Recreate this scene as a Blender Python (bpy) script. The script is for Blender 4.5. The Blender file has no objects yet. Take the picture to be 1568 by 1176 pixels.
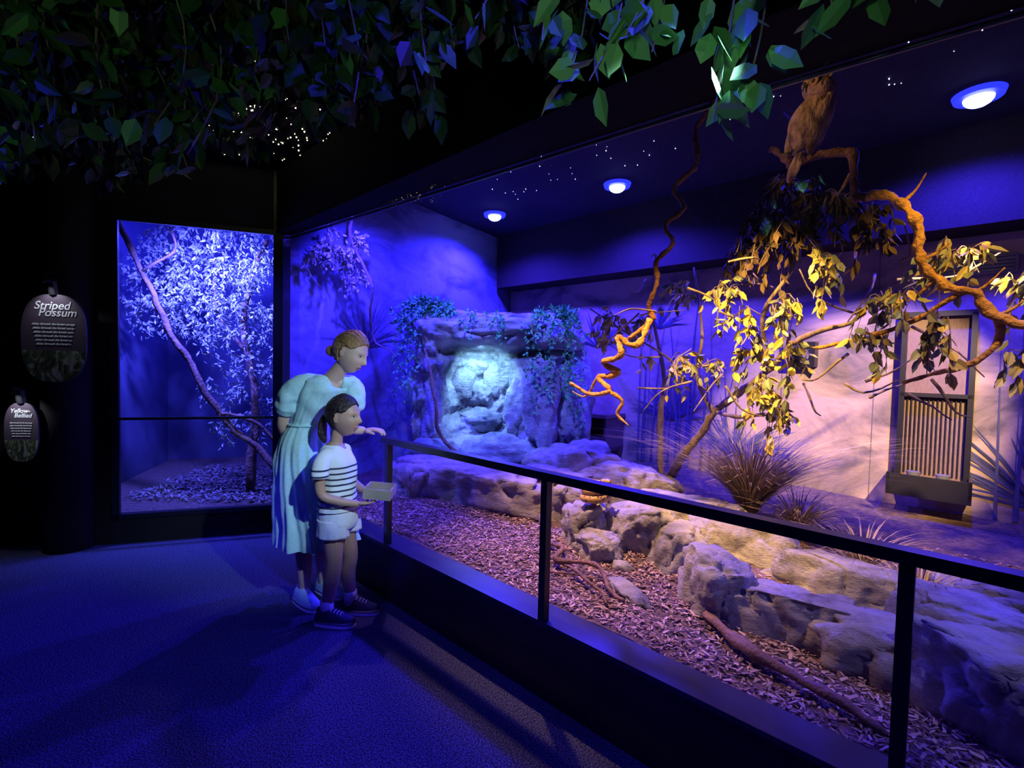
import bpy, math, random
from mathutils import Vector, Matrix, noise
R=random.Random(7)
scn=bpy.context.scene
try:
    scn.view_settings.view_transform='Standard'
except Exception: pass
COL=bpy.context.collection
# ------------------------------------------------ camera
M=Matrix.Rotation(math.radians(90-2.17),4,'X')@Matrix.Rotation(math.radians(1.3),4,'Z')
cam=bpy.data.objects.new('camera',bpy.data.cameras.new('camera')); COL.objects.link(cam)
cam.matrix_world=Matrix.Translation((0,0,1.45))@M
cam.data.sensor_width=36; cam.data.lens=17.0; cam.data.clip_start=.02
scn.camera=cam
# ------------------------------------------------ enclosure frame (s along glass, d into enclosure)
A=Vector((0.135,2.08,0)); S=Vector((.727,-.686,0)).normalized(); D=Vector((.686,.727,0)).normalized()
def E(s,d,z=0): return A+S*s+D*d+Vector((0,0,z))
YAW=math.atan2(S.y,S.x)
# ------------------------------------------------ materials
def nodes(name):
    m=bpy.data.materials.new(name); m.use_nodes=True; nt=m.node_tree
    return m,nt,nt.nodes['Principled BSDF']
def N(nt,t,**k):
    n=nt.nodes.new(t)
    for a,b in k.items():
        if a in n.inputs: n.inputs[a].default_value=b
        else: setattr(n,a,b)
    return n
def ramp(nt,src,stops):
    r=nt.nodes.new('ShaderNodeValToRGB'); nt.links.new(src,r.inputs[0])
    el=r.color_ramp.elements
    while len(el)<len(stops): el.new(.5)
    for e,(p,c) in zip(el,stops): e.position=p; e.color=(*c,1)
    return r.outputs[0]
def mat(name,c1,c2=None,scale=8,rough=.8,bump=.0,bscale=None,metal=0,detail=6,spec=None,stretch=None,trans=0):
    m,nt,b=nodes(name); b.inputs['Roughness'].default_value=rough; b.inputs['Metallic'].default_value=metal
    if spec is not None: b.inputs['Specular IOR Level'].default_value=spec
    tc=N(nt,'ShaderNodeTexCoord'); co=tc.outputs['Object']
    if stretch:
        mp=N(nt,'ShaderNodeMapping'); mp.inputs['Scale'].default_value=stretch; nt.links.new(co,mp.inputs[0]); co=mp.outputs[0]
    if c2 is None: c2=tuple(x*.8 for x in c1)
    n=N(nt,'ShaderNodeTexNoise',Scale=scale,Detail=detail); nt.links.new(co,n.inputs['Vector'])
    nt.links.new(ramp(nt,n.outputs[0],[(.35,c1),(.65,c2)]),b.inputs['Base Color'])
    if bump:
        n2=N(nt,'ShaderNodeTexNoise',Scale=bscale or scale*3,Detail=8); nt.links.new(co,n2.inputs['Vector'])
        bm=N(nt,'ShaderNodeBump',Strength=bump,Distance=.02); nt.links.new(n2.outputs[0],bm.inputs['Height']); nt.links.new(bm.outputs[0],b.inputs['Normal'])
    return m
def leafmat(name,cols,rough=.5,spec=.5):
    m,nt,b=nodes(name); b.inputs['Roughness'].default_value=rough; b.inputs['Specular IOR Level'].default_value=spec
    g=N(nt,'ShaderNodeNewGeometry')
    st=[(i/max(1,len(cols)-1),c) for i,c in enumerate(cols)]
    nt.links.new(ramp(nt,g.outputs['Random Per Island'],st),b.inputs['Base Color'])
    return m
def emis(name,c,s):
    m,nt,b=nodes(name); b.inputs['Base Color'].default_value=(0,0,0,1)
    b.inputs['Emission Color'].default_value=(*c,1); b.inputs['Emission Strength'].default_value=s
    return m
m_black=mat('black_powdercoat',(.012,.012,.014),rough=.35)
m_lip_metal=mat('satin_sill',(.05,.05,.07),rough=.3,metal=.3)
m_dark=mat('dark_wall_paint',(.010,.009,.009),(.02,.016,.015),2,.8,spec=.2)
m_hdr=mat('header_paint',(.004,.004,.005),rough=.9,spec=.1)
m_ceil=mat('black_ceiling',(.004,.004,.005),rough=.95,spec=.1)
m_eceil=mat('navy_ceiling',(.02,.02,.03),(.03,.03,.04),2,.9,spec=.2)
m_brown=mat('brown_mesh_panel',(.030,.022,.02),(.016,.011,.01),60,.8,spec=.2,stretch=(1,1,5))
def wallmat(name,sand,mid,dark):
    m,nt,b=nodes(name); b.inputs['Roughness'].default_value=.9; b.inputs['Specular IOR Level'].default_value=.15
    tc=N(nt,'ShaderNodeTexCoord'); co=tc.outputs['Object']
    mp=N(nt,'ShaderNodeMapping'); mp.inputs['Scale'].default_value=(1,1,2.0); nt.links.new(co,mp.inputs[0])
    n=N(nt,'ShaderNodeTexNoise',Scale=1.3,Detail=7,Roughness=.6,Distortion=.8); nt.links.new(mp.outputs[0],n.inputs['Vector'])
    nt.links.new(ramp(nt,n.outputs[0],[(.36,dark),(.46,mid),(.56,sand),(.75,sand)]),b.inputs['Base Color'])
    n2=N(nt,'ShaderNodeTexNoise',Scale=18,Detail=8); nt.links.new(co,n2.inputs['Vector'])
    bm=N(nt,'ShaderNodeBump',Strength=.3,Distance=.02); nt.links.new(n2.outputs[0],bm.inputs['Height']); nt.links.new(bm.outputs[0],b.inputs['Normal'])
    return m
m_wall=wallmat('painted_wall',(.46,.34,.22),(.30,.23,.16),(.13,.11,.09))
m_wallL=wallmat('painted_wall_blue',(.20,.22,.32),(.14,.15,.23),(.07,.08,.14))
m_wallP=mat('possum_wall_paint',(.13,.13,.2),(.07,.07,.12),1.3,.9,spec=.1)
def rockmat(name,c1,c2,c3):
    m,nt,b=nodes(name); b.inputs['Roughness'].default_value=.9; b.inputs['Specular IOR Level'].default_value=.2
    tc=N(nt,'ShaderNodeTexCoord'); co=tc.outputs['Object']
    n=N(nt,'ShaderNodeTexNoise',Scale=2.6,Detail=10,Roughness=.68); nt.links.new(co,n.inputs['Vector'])
    col=ramp(nt,n.outputs[0],[(.34,c3),(.46,c2),(.58,c1)]); nt.links.new(col,b.inputs['Base Color'])
    mp=N(nt,'ShaderNodeMapping'); mp.inputs['Scale'].default_value=(1,1,2.0); mp.inputs['Rotation'].default_value=(.3,.4,0); nt.links.new(co,mp.inputs[0])
    n2=N(nt,'ShaderNodeTexNoise',Scale=6,Detail=11,Roughness=.68); nt.links.new(mp.outputs[0],n2.inputs['Vector'])
    b1=N(nt,'ShaderNodeBump',Strength=1,Distance=.07); nt.links.new(n2.outputs[0],b1.inputs['Height']); nt.links.new(b1.outputs[0],b.inputs['Normal'])
    return m
m_rock=rockmat('rock',(.54,.50,.45),(.36,.33,.30),(.14,.13,.12))
m_rockd=rockmat('cave_rock',(.44,.46,.50),(.28,.30,.34),(.10,.11,.14))
m_soil=mat('bark_soil',(.18,.11,.085),(.08,.05,.04),30,.95,1.0,60)
m_chip=leafmat('bark_chips',[(.13,.08,.06),(.36,.22,.16),(.60,.42,.33),(.22,.14,.11)],.9,.2)
m_litter=leafmat('leaf_litter',[(.1,.09,.09),(.35,.3,.28),(.2,.17,.15)],.9)
m_bark=mat('tree_bark',(.30,.22,.16),(.15,.11,.08),14,.9,.8,40,stretch=(1,1,.4))
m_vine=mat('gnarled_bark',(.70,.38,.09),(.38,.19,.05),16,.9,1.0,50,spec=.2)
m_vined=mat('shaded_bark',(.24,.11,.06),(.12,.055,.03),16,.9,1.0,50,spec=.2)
m_dead=mat('driftwood',(.26,.14,.09),(.13,.07,.05),12,.9,.8,40)
m_leafy=leafmat('gum_leaves',[(.24,.28,.12),(.66,.48,.08),(.22,.28,.18),(.72,.54,.10),(.20,.25,.16),(.13,.16,.12)])
m_leafd=leafmat('dry_leaves',[(.085,.055,.035),(.14,.09,.05),(.07,.06,.045)],.7,.2)
m_leafb=leafmat('possum_leaves',[(.30,.34,.34),(.5,.54,.52),(.18,.2,.2)])
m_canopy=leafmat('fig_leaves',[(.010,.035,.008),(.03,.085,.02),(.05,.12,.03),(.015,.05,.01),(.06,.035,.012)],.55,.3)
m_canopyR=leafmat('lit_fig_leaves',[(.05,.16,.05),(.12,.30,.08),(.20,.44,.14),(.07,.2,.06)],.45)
m_ivy=leafmat('ivy_leaves',[(.04,.28,.10),(.10,.46,.18),(.06,.34,.12)])
m_grass=leafmat('grass_blades',[(.26,.22,.10),(.50,.38,.17),(.34,.27,.12),(.16,.13,.07)],.8,.2)
m_lamp=emis('lamp_glow',(.20,.24,1),30)
m_halo=emis('lamp_bloom_halo',(.02,.03,1),1.6)  # blue glow standing in for the bloom halo around each downlight
m_star=emis('star_glow',(.9,.85,.5),9)
m_star_refl=emis('star_reflection_glow',(.5,.5,.9),5)  # glow imitating star lights mirrored in the glass
m_mural=mat('mural_paint',(.07,.07,.12),(.10,.10,.15),3,.9)
m_skinW=mat('skin_fair',(.76,.48,.37),(.70,.43,.33),10,.5)
m_skinG=mat('skin_tan',(.56,.32,.22),(.50,.28,.19),10,.5)
m_hairW=mat('hair_blonde',(.62,.34,.14),(.34,.16,.06),30,.45,.6,90,stretch=(1,1,.3))
m_hairG=mat('hair_dark',(.045,.022,.016),(.018,.010,.009),30,.4,.6,90,stretch=(1,1,.3))
m_dress=mat('dress_cotton',(.56,.82,.86),(.46,.73,.79),60,.9,.2,160)
m_white=mat('white_cotton',(.84,.84,.86),(.76,.76,.79),20,.9,.1)
m_sole=mat('white_rubber',(.8,.8,.8),rough=.6)
m_shoe=mat('navy_canvas',(.02,.025,.05),rough=.8)
m_eye=mat('eye_white',(.8,.8,.8),rough=.2); m_iris=mat('iris',(.03,.02,.015),rough=.15)
m_lip=mat('lips',(.5,.2,.17),rough=.4)
m_paper=mat('cardboard',(.45,.36,.27),(.38,.3,.22),10,.8)
m_metal=mat('grey_metal',(.3,.3,.32),rough=.4,metal=.6)
m_owl=mat('owl_feathers',(.50,.30,.16),(.09,.055,.035),24,.95,.9,60,stretch=(1,1,.5),spec=.1)
m_beak=mat('beak',(.12,.10,.08),rough=.4)
m_wood=mat('panel_wood',(.20,.13,.10),(.14,.09,.07),20,.7,stretch=(8,8,1))
def carpet():
    m,nt,b=nodes('carpet'); b.inputs['Roughness'].default_value=1; b.inputs['Specular IOR Level'].default_value=.1
    tc=N(nt,'ShaderNodeTexCoord')
    v=N(nt,'ShaderNodeTexNoise',Scale=160,Detail=3); nt.links.new(tc.outputs['Object'],v.inputs['Vector'])
    nt.links.new(ramp(nt,v.outputs[0],[(.4,(.014,.016,.025)),(.66,(.14,.15,.22))]),b.inputs['Base Color'])
    bm=N(nt,'ShaderNodeBump',Strength=.8,Distance=.01); nt.links.new(v.outputs[0],bm.inputs['Height']); nt.links.new(bm.outputs[0],b.inputs['Normal'])
    return m
m_carpet=carpet()
def stripes():
    m,nt,b=nodes('striped_jersey'); b.inputs['Roughness'].default_value=.9
    tc=N(nt,'ShaderNodeTexCoord'); sp=N(nt,'ShaderNodeSeparateXYZ'); nt.links.new(tc.outputs['Object'],sp.inputs[0])
    a=N(nt,'ShaderNodeMath',operation='MULTIPLY'); a.inputs[1].default_value=1/.031; nt.links.new(sp.outputs[2],a.inputs[0])
    f=N(nt,'ShaderNodeMath',operation='FRACT'); nt.links.new(a.outputs[0],f.inputs[0])
    g=N(nt,'ShaderNodeMath',operation='LESS_THAN'); g.inputs[1].default_value=.3; nt.links.new(f.outputs[0],g.inputs[0])
    h=N(nt,'ShaderNodeMath',operation='LESS_THAN'); h.inputs[1].default_value=.892; nt.links.new(sp.outputs[2],h.inputs[0])
    k=N(nt,'ShaderNodeMath',operation='MULTIPLY'); nt.links.new(g.outputs[0],k.inputs[0]); nt.links.new(h.outputs[0],k.inputs[1])
    nt.links.new(ramp(nt,k.outputs[0],[(.4,(.84,.84,.86)),(.6,(.02,.025,.07))]),b.inputs['Base Color'])
    return m
m_stripe=stripes()
def glassmat():
    m=bpy.data.materials.new('window_glass'); m.use_nodes=True; nt=m.node_tree; nt.nodes.clear()
    o=N(nt,'ShaderNodeOutputMaterial'); t=N(nt,'ShaderNodeBsdfTransparent'); g=N(nt,'ShaderNodeBsdfGlossy'); g.inputs['Roughness'].default_value=0.0
    mx=N(nt,'ShaderNodeMixShader'); lw=N(nt,'ShaderNodeLayerWeight',Blend=.5)
    p=N(nt,'ShaderNodeMath',operation='POWER'); p.inputs[1].default_value=5; nt.links.new(lw.outputs['Facing'],p.inputs[0])
    q=N(nt,'ShaderNodeMath',operation='MULTIPLY_ADD'); q.inputs[1].default_value=.5; q.inputs[2].default_value=.03; nt.links.new(p.outputs[0],q.inputs[0])
    nt.links.new(q.outputs[0],mx.inputs[0]); nt.links.new(t.outputs[0],mx.inputs[1]); nt.links.new(g.outputs[0],mx.inputs[2]); nt.links.new(mx.outputs[0],o.inputs[0])
    return m
m_glass=glassmat()
# ------------------------------------------------ mesh builder
class MB:
    def __init__(s): s.v=[]; s.f=[]; s.m=[]
    def add(s,vs,fs,mi=0):
        o=len(s.v); s.v+= [tuple(v) for v in vs]; s.f+=[tuple(i+o for i in f) for f in fs]; s.m+=[mi]*len(fs)
    def build(s,name,mats,smooth=True,parent=None):
        me=bpy.data.meshes.new(name); me.from_pydata(s.v,[],s.f); me.update()
        if not isinstance(mats,(list,tuple)): mats=[mats]
        for x in mats: me.materials.append(x)
        me.polygons.foreach_set('material_index',s.m)
        me.polygons.foreach_set('use_smooth',[smooth]*len(s.f)); me.update()
        o=bpy.data.objects.new(name,me); COL.objects.link(o)
        if parent: o.parent=parent
        return o
def empty(name,loc=(0,0,0)):
    o=bpy.data.objects.new(name,None); COL.objects.link(o); o.empty_display_size=.1; return o
def boxm(mb,c,half,ux=Vector((1,0,0)),uy=Vector((0,1,0)),uz=Vector((0,0,1)),mi=0):
    c=Vector(c); vs=[c+ux*half[0]*a+uy*half[1]*b+uz*half[2]*e for a in(-1,1) for b in(-1,1) for e in(-1,1)]
    mb.add(vs,[(0,1,3,2),(4,6,7,5),(0,4,5,1),(2,3,7,6),(0,2,6,4),(1,5,7,3)],mi)
def ebox(mb,s0,s1,d0,d1,z0,z1,mi=0):
    boxm(mb,E((s0+s1)/2,(d0+d1)/2,(z0+z1)/2),(abs(s1-s0)/2,abs(d1-d0)/2,abs(z1-z0)/2),S,D,Vector((0,0,1)),mi)
def prism(mb,poly,z0,z1,mi=0):
    n=len(poly); vs=[Vector((p[0],p[1],z0)) for p in poly]+[Vector((p[0],p[1],z1)) for p in poly]
    mb.add(vs,[tuple(range(n))[::-1],tuple(range(n,2*n))]+[(i,(i+1)%n,(i+1)%n+n,i+n) for i in range(n)],mi)
def cr(P,k):
    P=[Vector(p) for p in P]
    if len(P)<3: 
        return [P[0].lerp(P[-1],i/k) for i in range(k+1)]
    Q=[P[0]*2-P[1]]+P+[P[-1]*2-P[-2]]; out=[]
    for i in range(1,len(Q)-2):
        a,b,c,d=Q[i-1:i+3]
        for j in range(k):
            t=j/k
            out.append(.5*((2*b)+(c-a)*t+(2*a-5*b+4*c-d)*t*t+(3*b-a-3*c+d)*t**3))
    out.append(P[-1]); return out
def lin(r,n):
    out=[]
    for i in range(n):
        t=i/(n-1)*(len(r)-1); j=min(int(t),len(r)-2); f=t-j; out.append(r[j]*(1-f)+r[j+1]*f)
    return out
def tube(mb,P,rad,n=8,k=5,rough=0,mi=0,seed=0,wig=0):
    pts=cr(P,k)
    if wig: pts=[p+noise.noise_vector(p*4+Vector((seed,0,0)))*wig for p in pts]
    r=lin(list(rad) if hasattr(rad,'__len__') else [rad,rad],len(pts))
    vs=[];fs=[]
    t=(pts[1]-pts[0]).normalized(); u=t.orthogonal().normalized()
    for i,p in enumerate(pts):
        t=((pts[min(i+1,len(pts)-1)]-pts[max(i-1,0)])).normalized()
        u=(u-t*u.dot(t)).normalized(); w=t.cross(u)
        for j in range(n):
            a=2*math.pi*j/n; dr=u*math.cos(a)+w*math.sin(a); q=p+dr*r[i]
            if rough: q=q+dr*r[i]*rough*noise.noise(q*25+Vector((seed,3,1)))*2
            vs.append(q)
    for i in range(len(pts)-1):
        for j in range(n):
            fs.append((i*n+j,i*n+(j+1)%n,(i+1)*n+(j+1)%n,(i+1)*n+j))
    fs.append(tuple(range(n))[::-1]); b=(len(pts)-1)*n; fs.append(tuple(b+j for j in range(n)))
    mb.add(vs,fs,mi)
def sph(mb,c,r,X=Vector((1,0,0)),Y=Vector((0,1,0)),Zv=Vector((0,0,1)),nu=14,nv=9,mi=0,fn=None):
    c=Vector(c); r=(r,r,r) if not hasattr(r,'__len__') else r
    vs=[];fs=[]
    for i in range(1,nv):
        th=math.pi*i/nv
        for j in range(nu):
            ph=2*math.pi*j/nu
            q=(math.sin(th)*math.cos(ph),math.sin(th)*math.sin(ph),math.cos(th))
            l=fn(*q) if fn else (q[0]*r[0],q[1]*r[1],q[2]*r[2])
            vs.append(c+X*l[0]+Y*l[1]+Zv*l[2])
    for e in (1,-1):
        l=fn(0,0,e) if fn else (0,0,e*r[2]); vs.append(c+X*l[0]+Y*l[1]+Zv*l[2])
    T=len(vs)-2;B=T+1
    for i in range(nv-2):
        for j in range(nu): fs.append((i*nu+j,(i+1)*nu+j,(i+1)*nu+(j+1)%nu,i*nu+(j+1)%nu))
    for j in range(nu):
        fs.append((T,j,(j+1)%nu)); k=(nv-2)*nu; fs.append((B,k+(j+1)%nu,k+j))
    mb.add(vs,fs,mi)
def leaf(mb,p,dr,up,L,W,mi=0):
    dr=dr.normalized(); sd=dr.cross(up)
    if sd.length<1e-3: sd=dr.orthogonal()
    sd.normalize(); nn=sd.cross(dr)
    c=R.uniform(-.1,.25)
    def q(a,b,h): return p+dr*L*a+sd*W*b+nn*L*(h-c*a*a)
    vs=[q(0,0,0),q(.25,.38,.03),q(.6,.4,.03),q(1,0,0),q(.6,-.4,.03),q(.25,-.38,.03),q(.28,0,-.03),q(.62,0,-.03)]
    mb.add(vs,[(0,6,1),(1,6,7,2),(2,7,3),(0,5,6),(5,4,7,6),(4,3,7)],mi)
def rv(): 
    return Vector((R.gauss(0,1),R.gauss(0,1),R.gauss(0,1))).normalized()
def twigs(mb,c,rad,n,lp,L,W,droop=.3,mt=0,ml=1,tr=.004):
    c=Vector(c)
    for i in range(n):
        a=c+Vector([R.uniform(-.35,.35)*x for x in rad]); v=rv(); b=c+Vector((v.x*rad[0],v.y*rad[1],v.z*rad[2]))*R.uniform(.6,1.05)
        mid=a.lerp(b,.5)+rv()*.03+Vector((0,0,.04)); b=b-Vector((0,0,droop*R.random()*.3))
        if mt is not None: tube(mb,[a,mid,b],[tr,tr*.5],4,3,mi=mt)
        for j in range(lp):
            t=R.uniform(.25,1); p=a.lerp(mid,t*2) if t<.5 else mid.lerp(b,t*2-1)
            dr=rv()*.8+(b-a).normalized()*.5+Vector((0,0,-droop))
            leaf(mb,p,dr,rv(),L*R.uniform(.7,1.25),W*R.uniform(.7,1.25),ml)
# ------------------------------------------------ room shell
UZ=Vector((0,0,1))
K=Vector((-1.95,4.05,0)); L1=Vector((-3.05,3.68,0)); L2=Vector((-5.2,3.42,0))
CB=E(-3.52,3.44)
mb=MB(); boxm(mb,(-1.2,1.0,-.05),(5,3.6,.05)); mb.build('floor',m_carpet,False)
mb=MB(); prism(mb,[(-5.3,-2.7,0),(3.9,-2.7,0),(3.9,-1.47,0),K,L1,(-5.3,3.42,0)],3.0,3.1)
mb.build('ceiling',m_ceil,False)
mb=MB(); prism(mb,[E(-3.6,.1),E(3.2,.1),E(3.2,3.9),E(-4.2,3.9),(-4.6,6.2,0),(-4.6,3.7,0)],3.2,3.3); 
mb.build('ceiling_enclosure',m_eceil,False)
mb=MB(); ebox(mb,-3.2,2.7,.95,1.0,3.08,3.2)
mb.build('ceiling_beam',m_eceil,False)
mb=MB(); ebox(mb,-3.5,3.2,3.44,3.54,0,3.2); mb.build('wall_back',m_wall,False)
mb=MB(); ebox(mb,-3.4,2.7,3.06,3.43,2.5,3.2)
mb.build('trim_bulkhead',m_brown,False)
mb=MB(); ebox(mb,2.7,2.8,.0,3.44,0,3.2); mb.build('wall_right',m_wall,False)
pn=(CB-K).normalized(); po=Vector((-pn.y,pn.x,0))
mb=MB(); prism(mb,[K+pn*.06,CB+pn*.1,CB+pn*.1+po*.08,K+pn*.06+po*.08],0,3.2); mb.build('wall_partition',m_wallL,False)
mb=MB(); prism(mb,[(-4.2,5.9,0),(-.3,7.3,0),(-.4,7.4,0),(-4.3,6.0,0)],0,3.2); mb.build('wall_possum_back',m_wallP,False)
mb=MB(); prism(mb,[(-3.6,3.75,0),(-4.2,5.9,0),(-4.3,5.9,0),(-3.7,3.75,0)],0,3.2); mb.build('wall_possum_left',m_wallP,False)
mb=MB(); prism(mb,[K+Vector((0,.05,0)),L1+Vector((-.5,.05,0)),(-4.2,5.95,0),(-.3,7.3,0)],.1,.2); mb.build('floor_possum',m_soil,False)
wn=(L1-K).normalized(); wo=Vector((wn.y,-wn.x,0))
if wo.y<0: wo=-wo
mb=MB(); prism(mb,[L1+wn*.0,L2,L2+Vector((0,.12,0)),L1+wo*.12],0,3.1); mb.build('wall_left_front',m_dark,False)
mb=MB(); prism(mb,[K,L1,L1+wo*.1,K+wo*.1],2.5,3.1); prism(mb,[K,L1,L1+wo*.1,K+wo*.1],0,.22); mb.build('wall_possum_front',m_dark,False)
mb=MB(); prism(mb,[(-5.2,-2.6,0),(-5.2,3.5,0),(-5.3,3.5,0),(-5.3,-2.6,0)],0,3.1); mb.build('wall_left',m_dark,False)
mb=MB(); prism(mb,[(-5.2,-2.6,0),(3.9,-2.6,0),(3.9,-2.7,0),(-5.2,-2.7,0)],0,3.1); mb.build('wall_rear',m_dark,False)
mb=MB(); tube(mb,[(-3.32,3.62,0),(-3.32,3.62,3.0)],[.16,.16],28,2); mb.build('column',m_dark)
mb=MB(); prism(mb,[E(-2.95,-.03),E(2.7,-.03),E(2.7,.55),E(1.4,.40),E(.53,.31),E(-.89,.22),E(-2.95,.08)],2.5,3.2); mb.build('trim_header',m_hdr,False)
mb=MB()
P=[E(-2.93,.1,2.49),E(-.89,.24,2.49),E(.53,.33,2.49),E(1.4,.42,2.49),E(2.7,.56,2.49)]
tube(mb,P,[.010,.010],6,2); mb.build('trim_track',m_lip_metal)
mb=MB(); ebox(mb,-2.93,2.7,0,.12,0,.33,0); ebox(mb,-2.93,2.7,-.015,.135,.33,.35,1); mb.build('wall_curb',[m_black,m_lip_metal],False)
mb=MB(); prism(mb,[K+Vector((-.04,-.03,0)),K+Vector((.04,-.03,0)),K+Vector((.06,.06,0)),K+Vector((-.04,.05,0))],0,3.1); mb.build('trim_corner_post',m_black,False)
root=empty('exhibit_railing')
mb=MB()
ebox(mb,-1.25,2.6,-.025,.025,.965,1.0)
for s in (-1.2,.03,1.235,2.45): ebox(mb,s-.017,s+.017,-.015,.02,.35,.97)
mb.build('rail_frame',m_black,False,root)
mb=MB(); mb.add([E(-2.9,.06,.35),E(2.65,.06,.35),E(2.65,.06,2.5),E(-2.9,.06,2.5)],[(0,1,2,3)]); mb.build('window_1',m_glass,False)
mb=MB()
def wbox(a,b,z0,z1,w=.03,off=0.0):
    pa=K+wn*a+(-wo)*(.02-off); pb=K+wn*b+(-wo)*(.02-off)
    prism(mb,[pa,pb,pb+wo*w,pa+wo*w],z0,z1)
Lw=(L1-K).length
wbox(0,Lw,.2,.235); wbox(0,Lw,2.48,2.52); wbox(Lw-.05,Lw+.0,0.2,2.52); wbox(0,Lw,.965,.985)
mb.build('trim_window_frame',m_black,False)
# ------------------------------------------------ substrate
def tz(s,d): return .335+.03*noise.noise(Vector((s*1.5,d*1.5,0)))+.012*noise.noise(Vector((s*7,d*7,2)))+.03*max(0,d-1.5)
mb=MB(); ns,nd=150,80; s0,s1,d0,d1=-3.6,2.68,.14,3.42
vs=[];fs=[]
for i in range(ns+1):
    for j in range(nd+1):
        s=s0+(s1-s0)*i/ns; d=d0+(d1-d0)*j/nd
        smin=-2.95-.57*d/3.44
        s=max(s,smin)
        vs.append(E(s,d,tz(s,d)))
for i in range(ns):
    for j in range(nd): fs.append((i*(nd+1)+j,(i+1)*(nd+1)+j,(i+1)*(nd+1)+j+1,i*(nd+1)+j+1))
mb.add(vs,fs); mb.build('floor_enclosure',m_soil)
mb=MB()
for i in range(20000):
    s=R.uniform(-2.6,2.3); d=R.uniform(.16,1.0)**1 if R.random()<.6 else R.uniform(.16,2.4)
    p=E(s,d,tz(s,d)+R.uniform(0,.014)); a=R.uniform(0,6.28); l=R.uniform(.012,.035); w=l*R.uniform(.15,.4)
    u=Vector((math.cos(a),math.sin(a),R.uniform(-.35,.35))); v=Vector((-math.sin(a),math.cos(a),R.uniform(-.5,.5)))
    n=u.cross(v).normalized()*.003
    q=[p-u*l*.5-v*w*.5,p+u*l*.5-v*w*.3,p+u*l*.4+v*w*.5,p-u*l*.5+v*w*.5]
    mb.add(q+[x+n for x in q],[(4,5,6,7),(0,1,5,4),(1,2,6,5),(2,3,7,6),(3,0,4,7)])
mb.build('bark_chips',m_chip,False)
mb=MB()
for i in range(2600):
    x=R.uniform(-3.4,-1.6); y=4.15+R.uniform(.0,1.4)
    t=(x-K.x)/pn.x*pn.y+K.y
    if y<t+.12 and x>-1.95: continue
    leaf(mb,Vector((x,y,.21+R.uniform(0,.03))),Vector((R.uniform(-1,1),R.uniform(-1,1),R.uniform(-.1,.4))),Vector((0,0,1)),R.uniform(.03,.07),.02)
mb.build('leaf_litter',m_litter,False)
# ------------------------------------------------ rocks
import bmesh
def rock(name,s,d,z,size,yaw=0,seed=0,sub=5,flat=.0,rough=1.0,mt=None,parent=None,tilt=0):
    bm=bmesh.new(); bmesh.ops.create_icosphere(bm,subdivisions=sub,radius=1)
    rot=Matrix.Rotation(YAW+yaw,3,'Z')@Matrix.Rotation(tilt,3,'Y')
    C=E(s,d,z); o=Vector((seed*3.7,seed*1.3,seed*7.1))
    sc=Vector(size)/max(size)
    rr=random.Random(seed); pl=[]
    for k in range(13):
        v=Vector((rr.gauss(0,1),rr.gauss(0,1),rr.gauss(0,.8))).normalized(); pl.append((v,rr.uniform(.62,.92)))
    for v in bm.verts:
        p=v.co.copy(); w=Vector((p.x*sc.x,p.y*sc.y,p.z*sc.z))
        q=p*(1.05+.24*rough*noise.noise(p*1.1+o))
        for nrm,dd in pl:
            t=q.dot(nrm)-dd
            if t>0: q=q-nrm*t*.85
        r=1+.11*rough*noise.noise(p*2.6+o)
        rd=1-abs(noise.noise(w*2.6+o*2)); r+=-.17*rough*(rd**9)
        rd=1-abs(noise.noise(w*5+o*3)); r+=-.06*rough*(rd**6)
        r+=.045*rough*noise.fractal(w*8+o,.8,2,4)
        q=q*r
        q.z=q.z if q.z<0 else math.tanh(q.z*(1+flat*1.5))/(math.tanh(1+flat*1.5))
        zz=q.z*3+1.2*noise.noise(Vector((q.x*1.2,q.y*1.2,3))+o); k=zz-math.floor(zz)
        q.x*=1+.04*(k-.5); q.y*=1+.06*(k-.5)
        v.co=C+rot@Vector((q.x*size[0],q.y*size[1],q.z*size[2]))
    me=bpy.data.meshes.new(name); bm.to_mesh(me); bm.free(); me.materials.append(mt or m_rock)
    me.polygons.foreach_set('use_smooth',[True]*len(me.polygons))
    ob=bpy.data.objects.new(name,me); COL.objects.link(ob)
    if parent: ob.parent=parent
    return ob
RL=[ # s,d,z,size,yaw,seed,flat
 (-1.55,1.15,.36,(.80,.42,.27),.15,1,.8),
 (-2.15,.95,.36,(.38,.30,.26),.2,2,.4),
 (-1.05,1.45,.34,(.55,.38,.27),-.2,3,.8),
 (-1.35,2.05,.40,(.6,.45,.38),.1,4,.3),
 (-.75,2.0,.38,(.5,.33,.28),.3,14,.4),
 (-.42,1.0,.36,(.20,.19,.24),.1,5,.5),
 (-.12,1.12,.36,(.34,.27,.26),.0,6,.7),
 (.16,1.05,.34,(.20,.25,.22),.5,7,.6),
 (-.2,.82,.33,(.19,.14,.15),.2,15,.4),
 (.50,.70,.34,(.19,.19,.28),.2,8,.4),
 (.82,.72,.33,(.40,.17,.20),.12,9,.6),
 (1.18,.75,.33,(.36,.23,.18),.1,10,.6),
 (.92,1.30,.34,(.42,.19,.18),.0,11,.7),
 (.35,1.55,.36,(.42,.24,.16),-.1,12,.8),
 (1.35,1.15,.34,(.34,.23,.19),.1,13,.6),
 (1.5,.58,.34,(.34,.30,.29),.0,16,.3),
 (1.6,1.6,.36,(.45,.3,.15),.0,17,.6),
 (-.1,1.75,.36,(.45,.28,.2),.2,18,.7),
]
for r in RL:
    rock('rock',r[0],r[1],r[2],r[3],r[4],r[5],5,r[6])
rock('small_rock',.15,.52,.34,(.18,.07,.04),-.5,21,4,.3)
rock('small_rock',-.02,.75,.34,(.07,.05,.05),0,22,3,.3)
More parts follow.
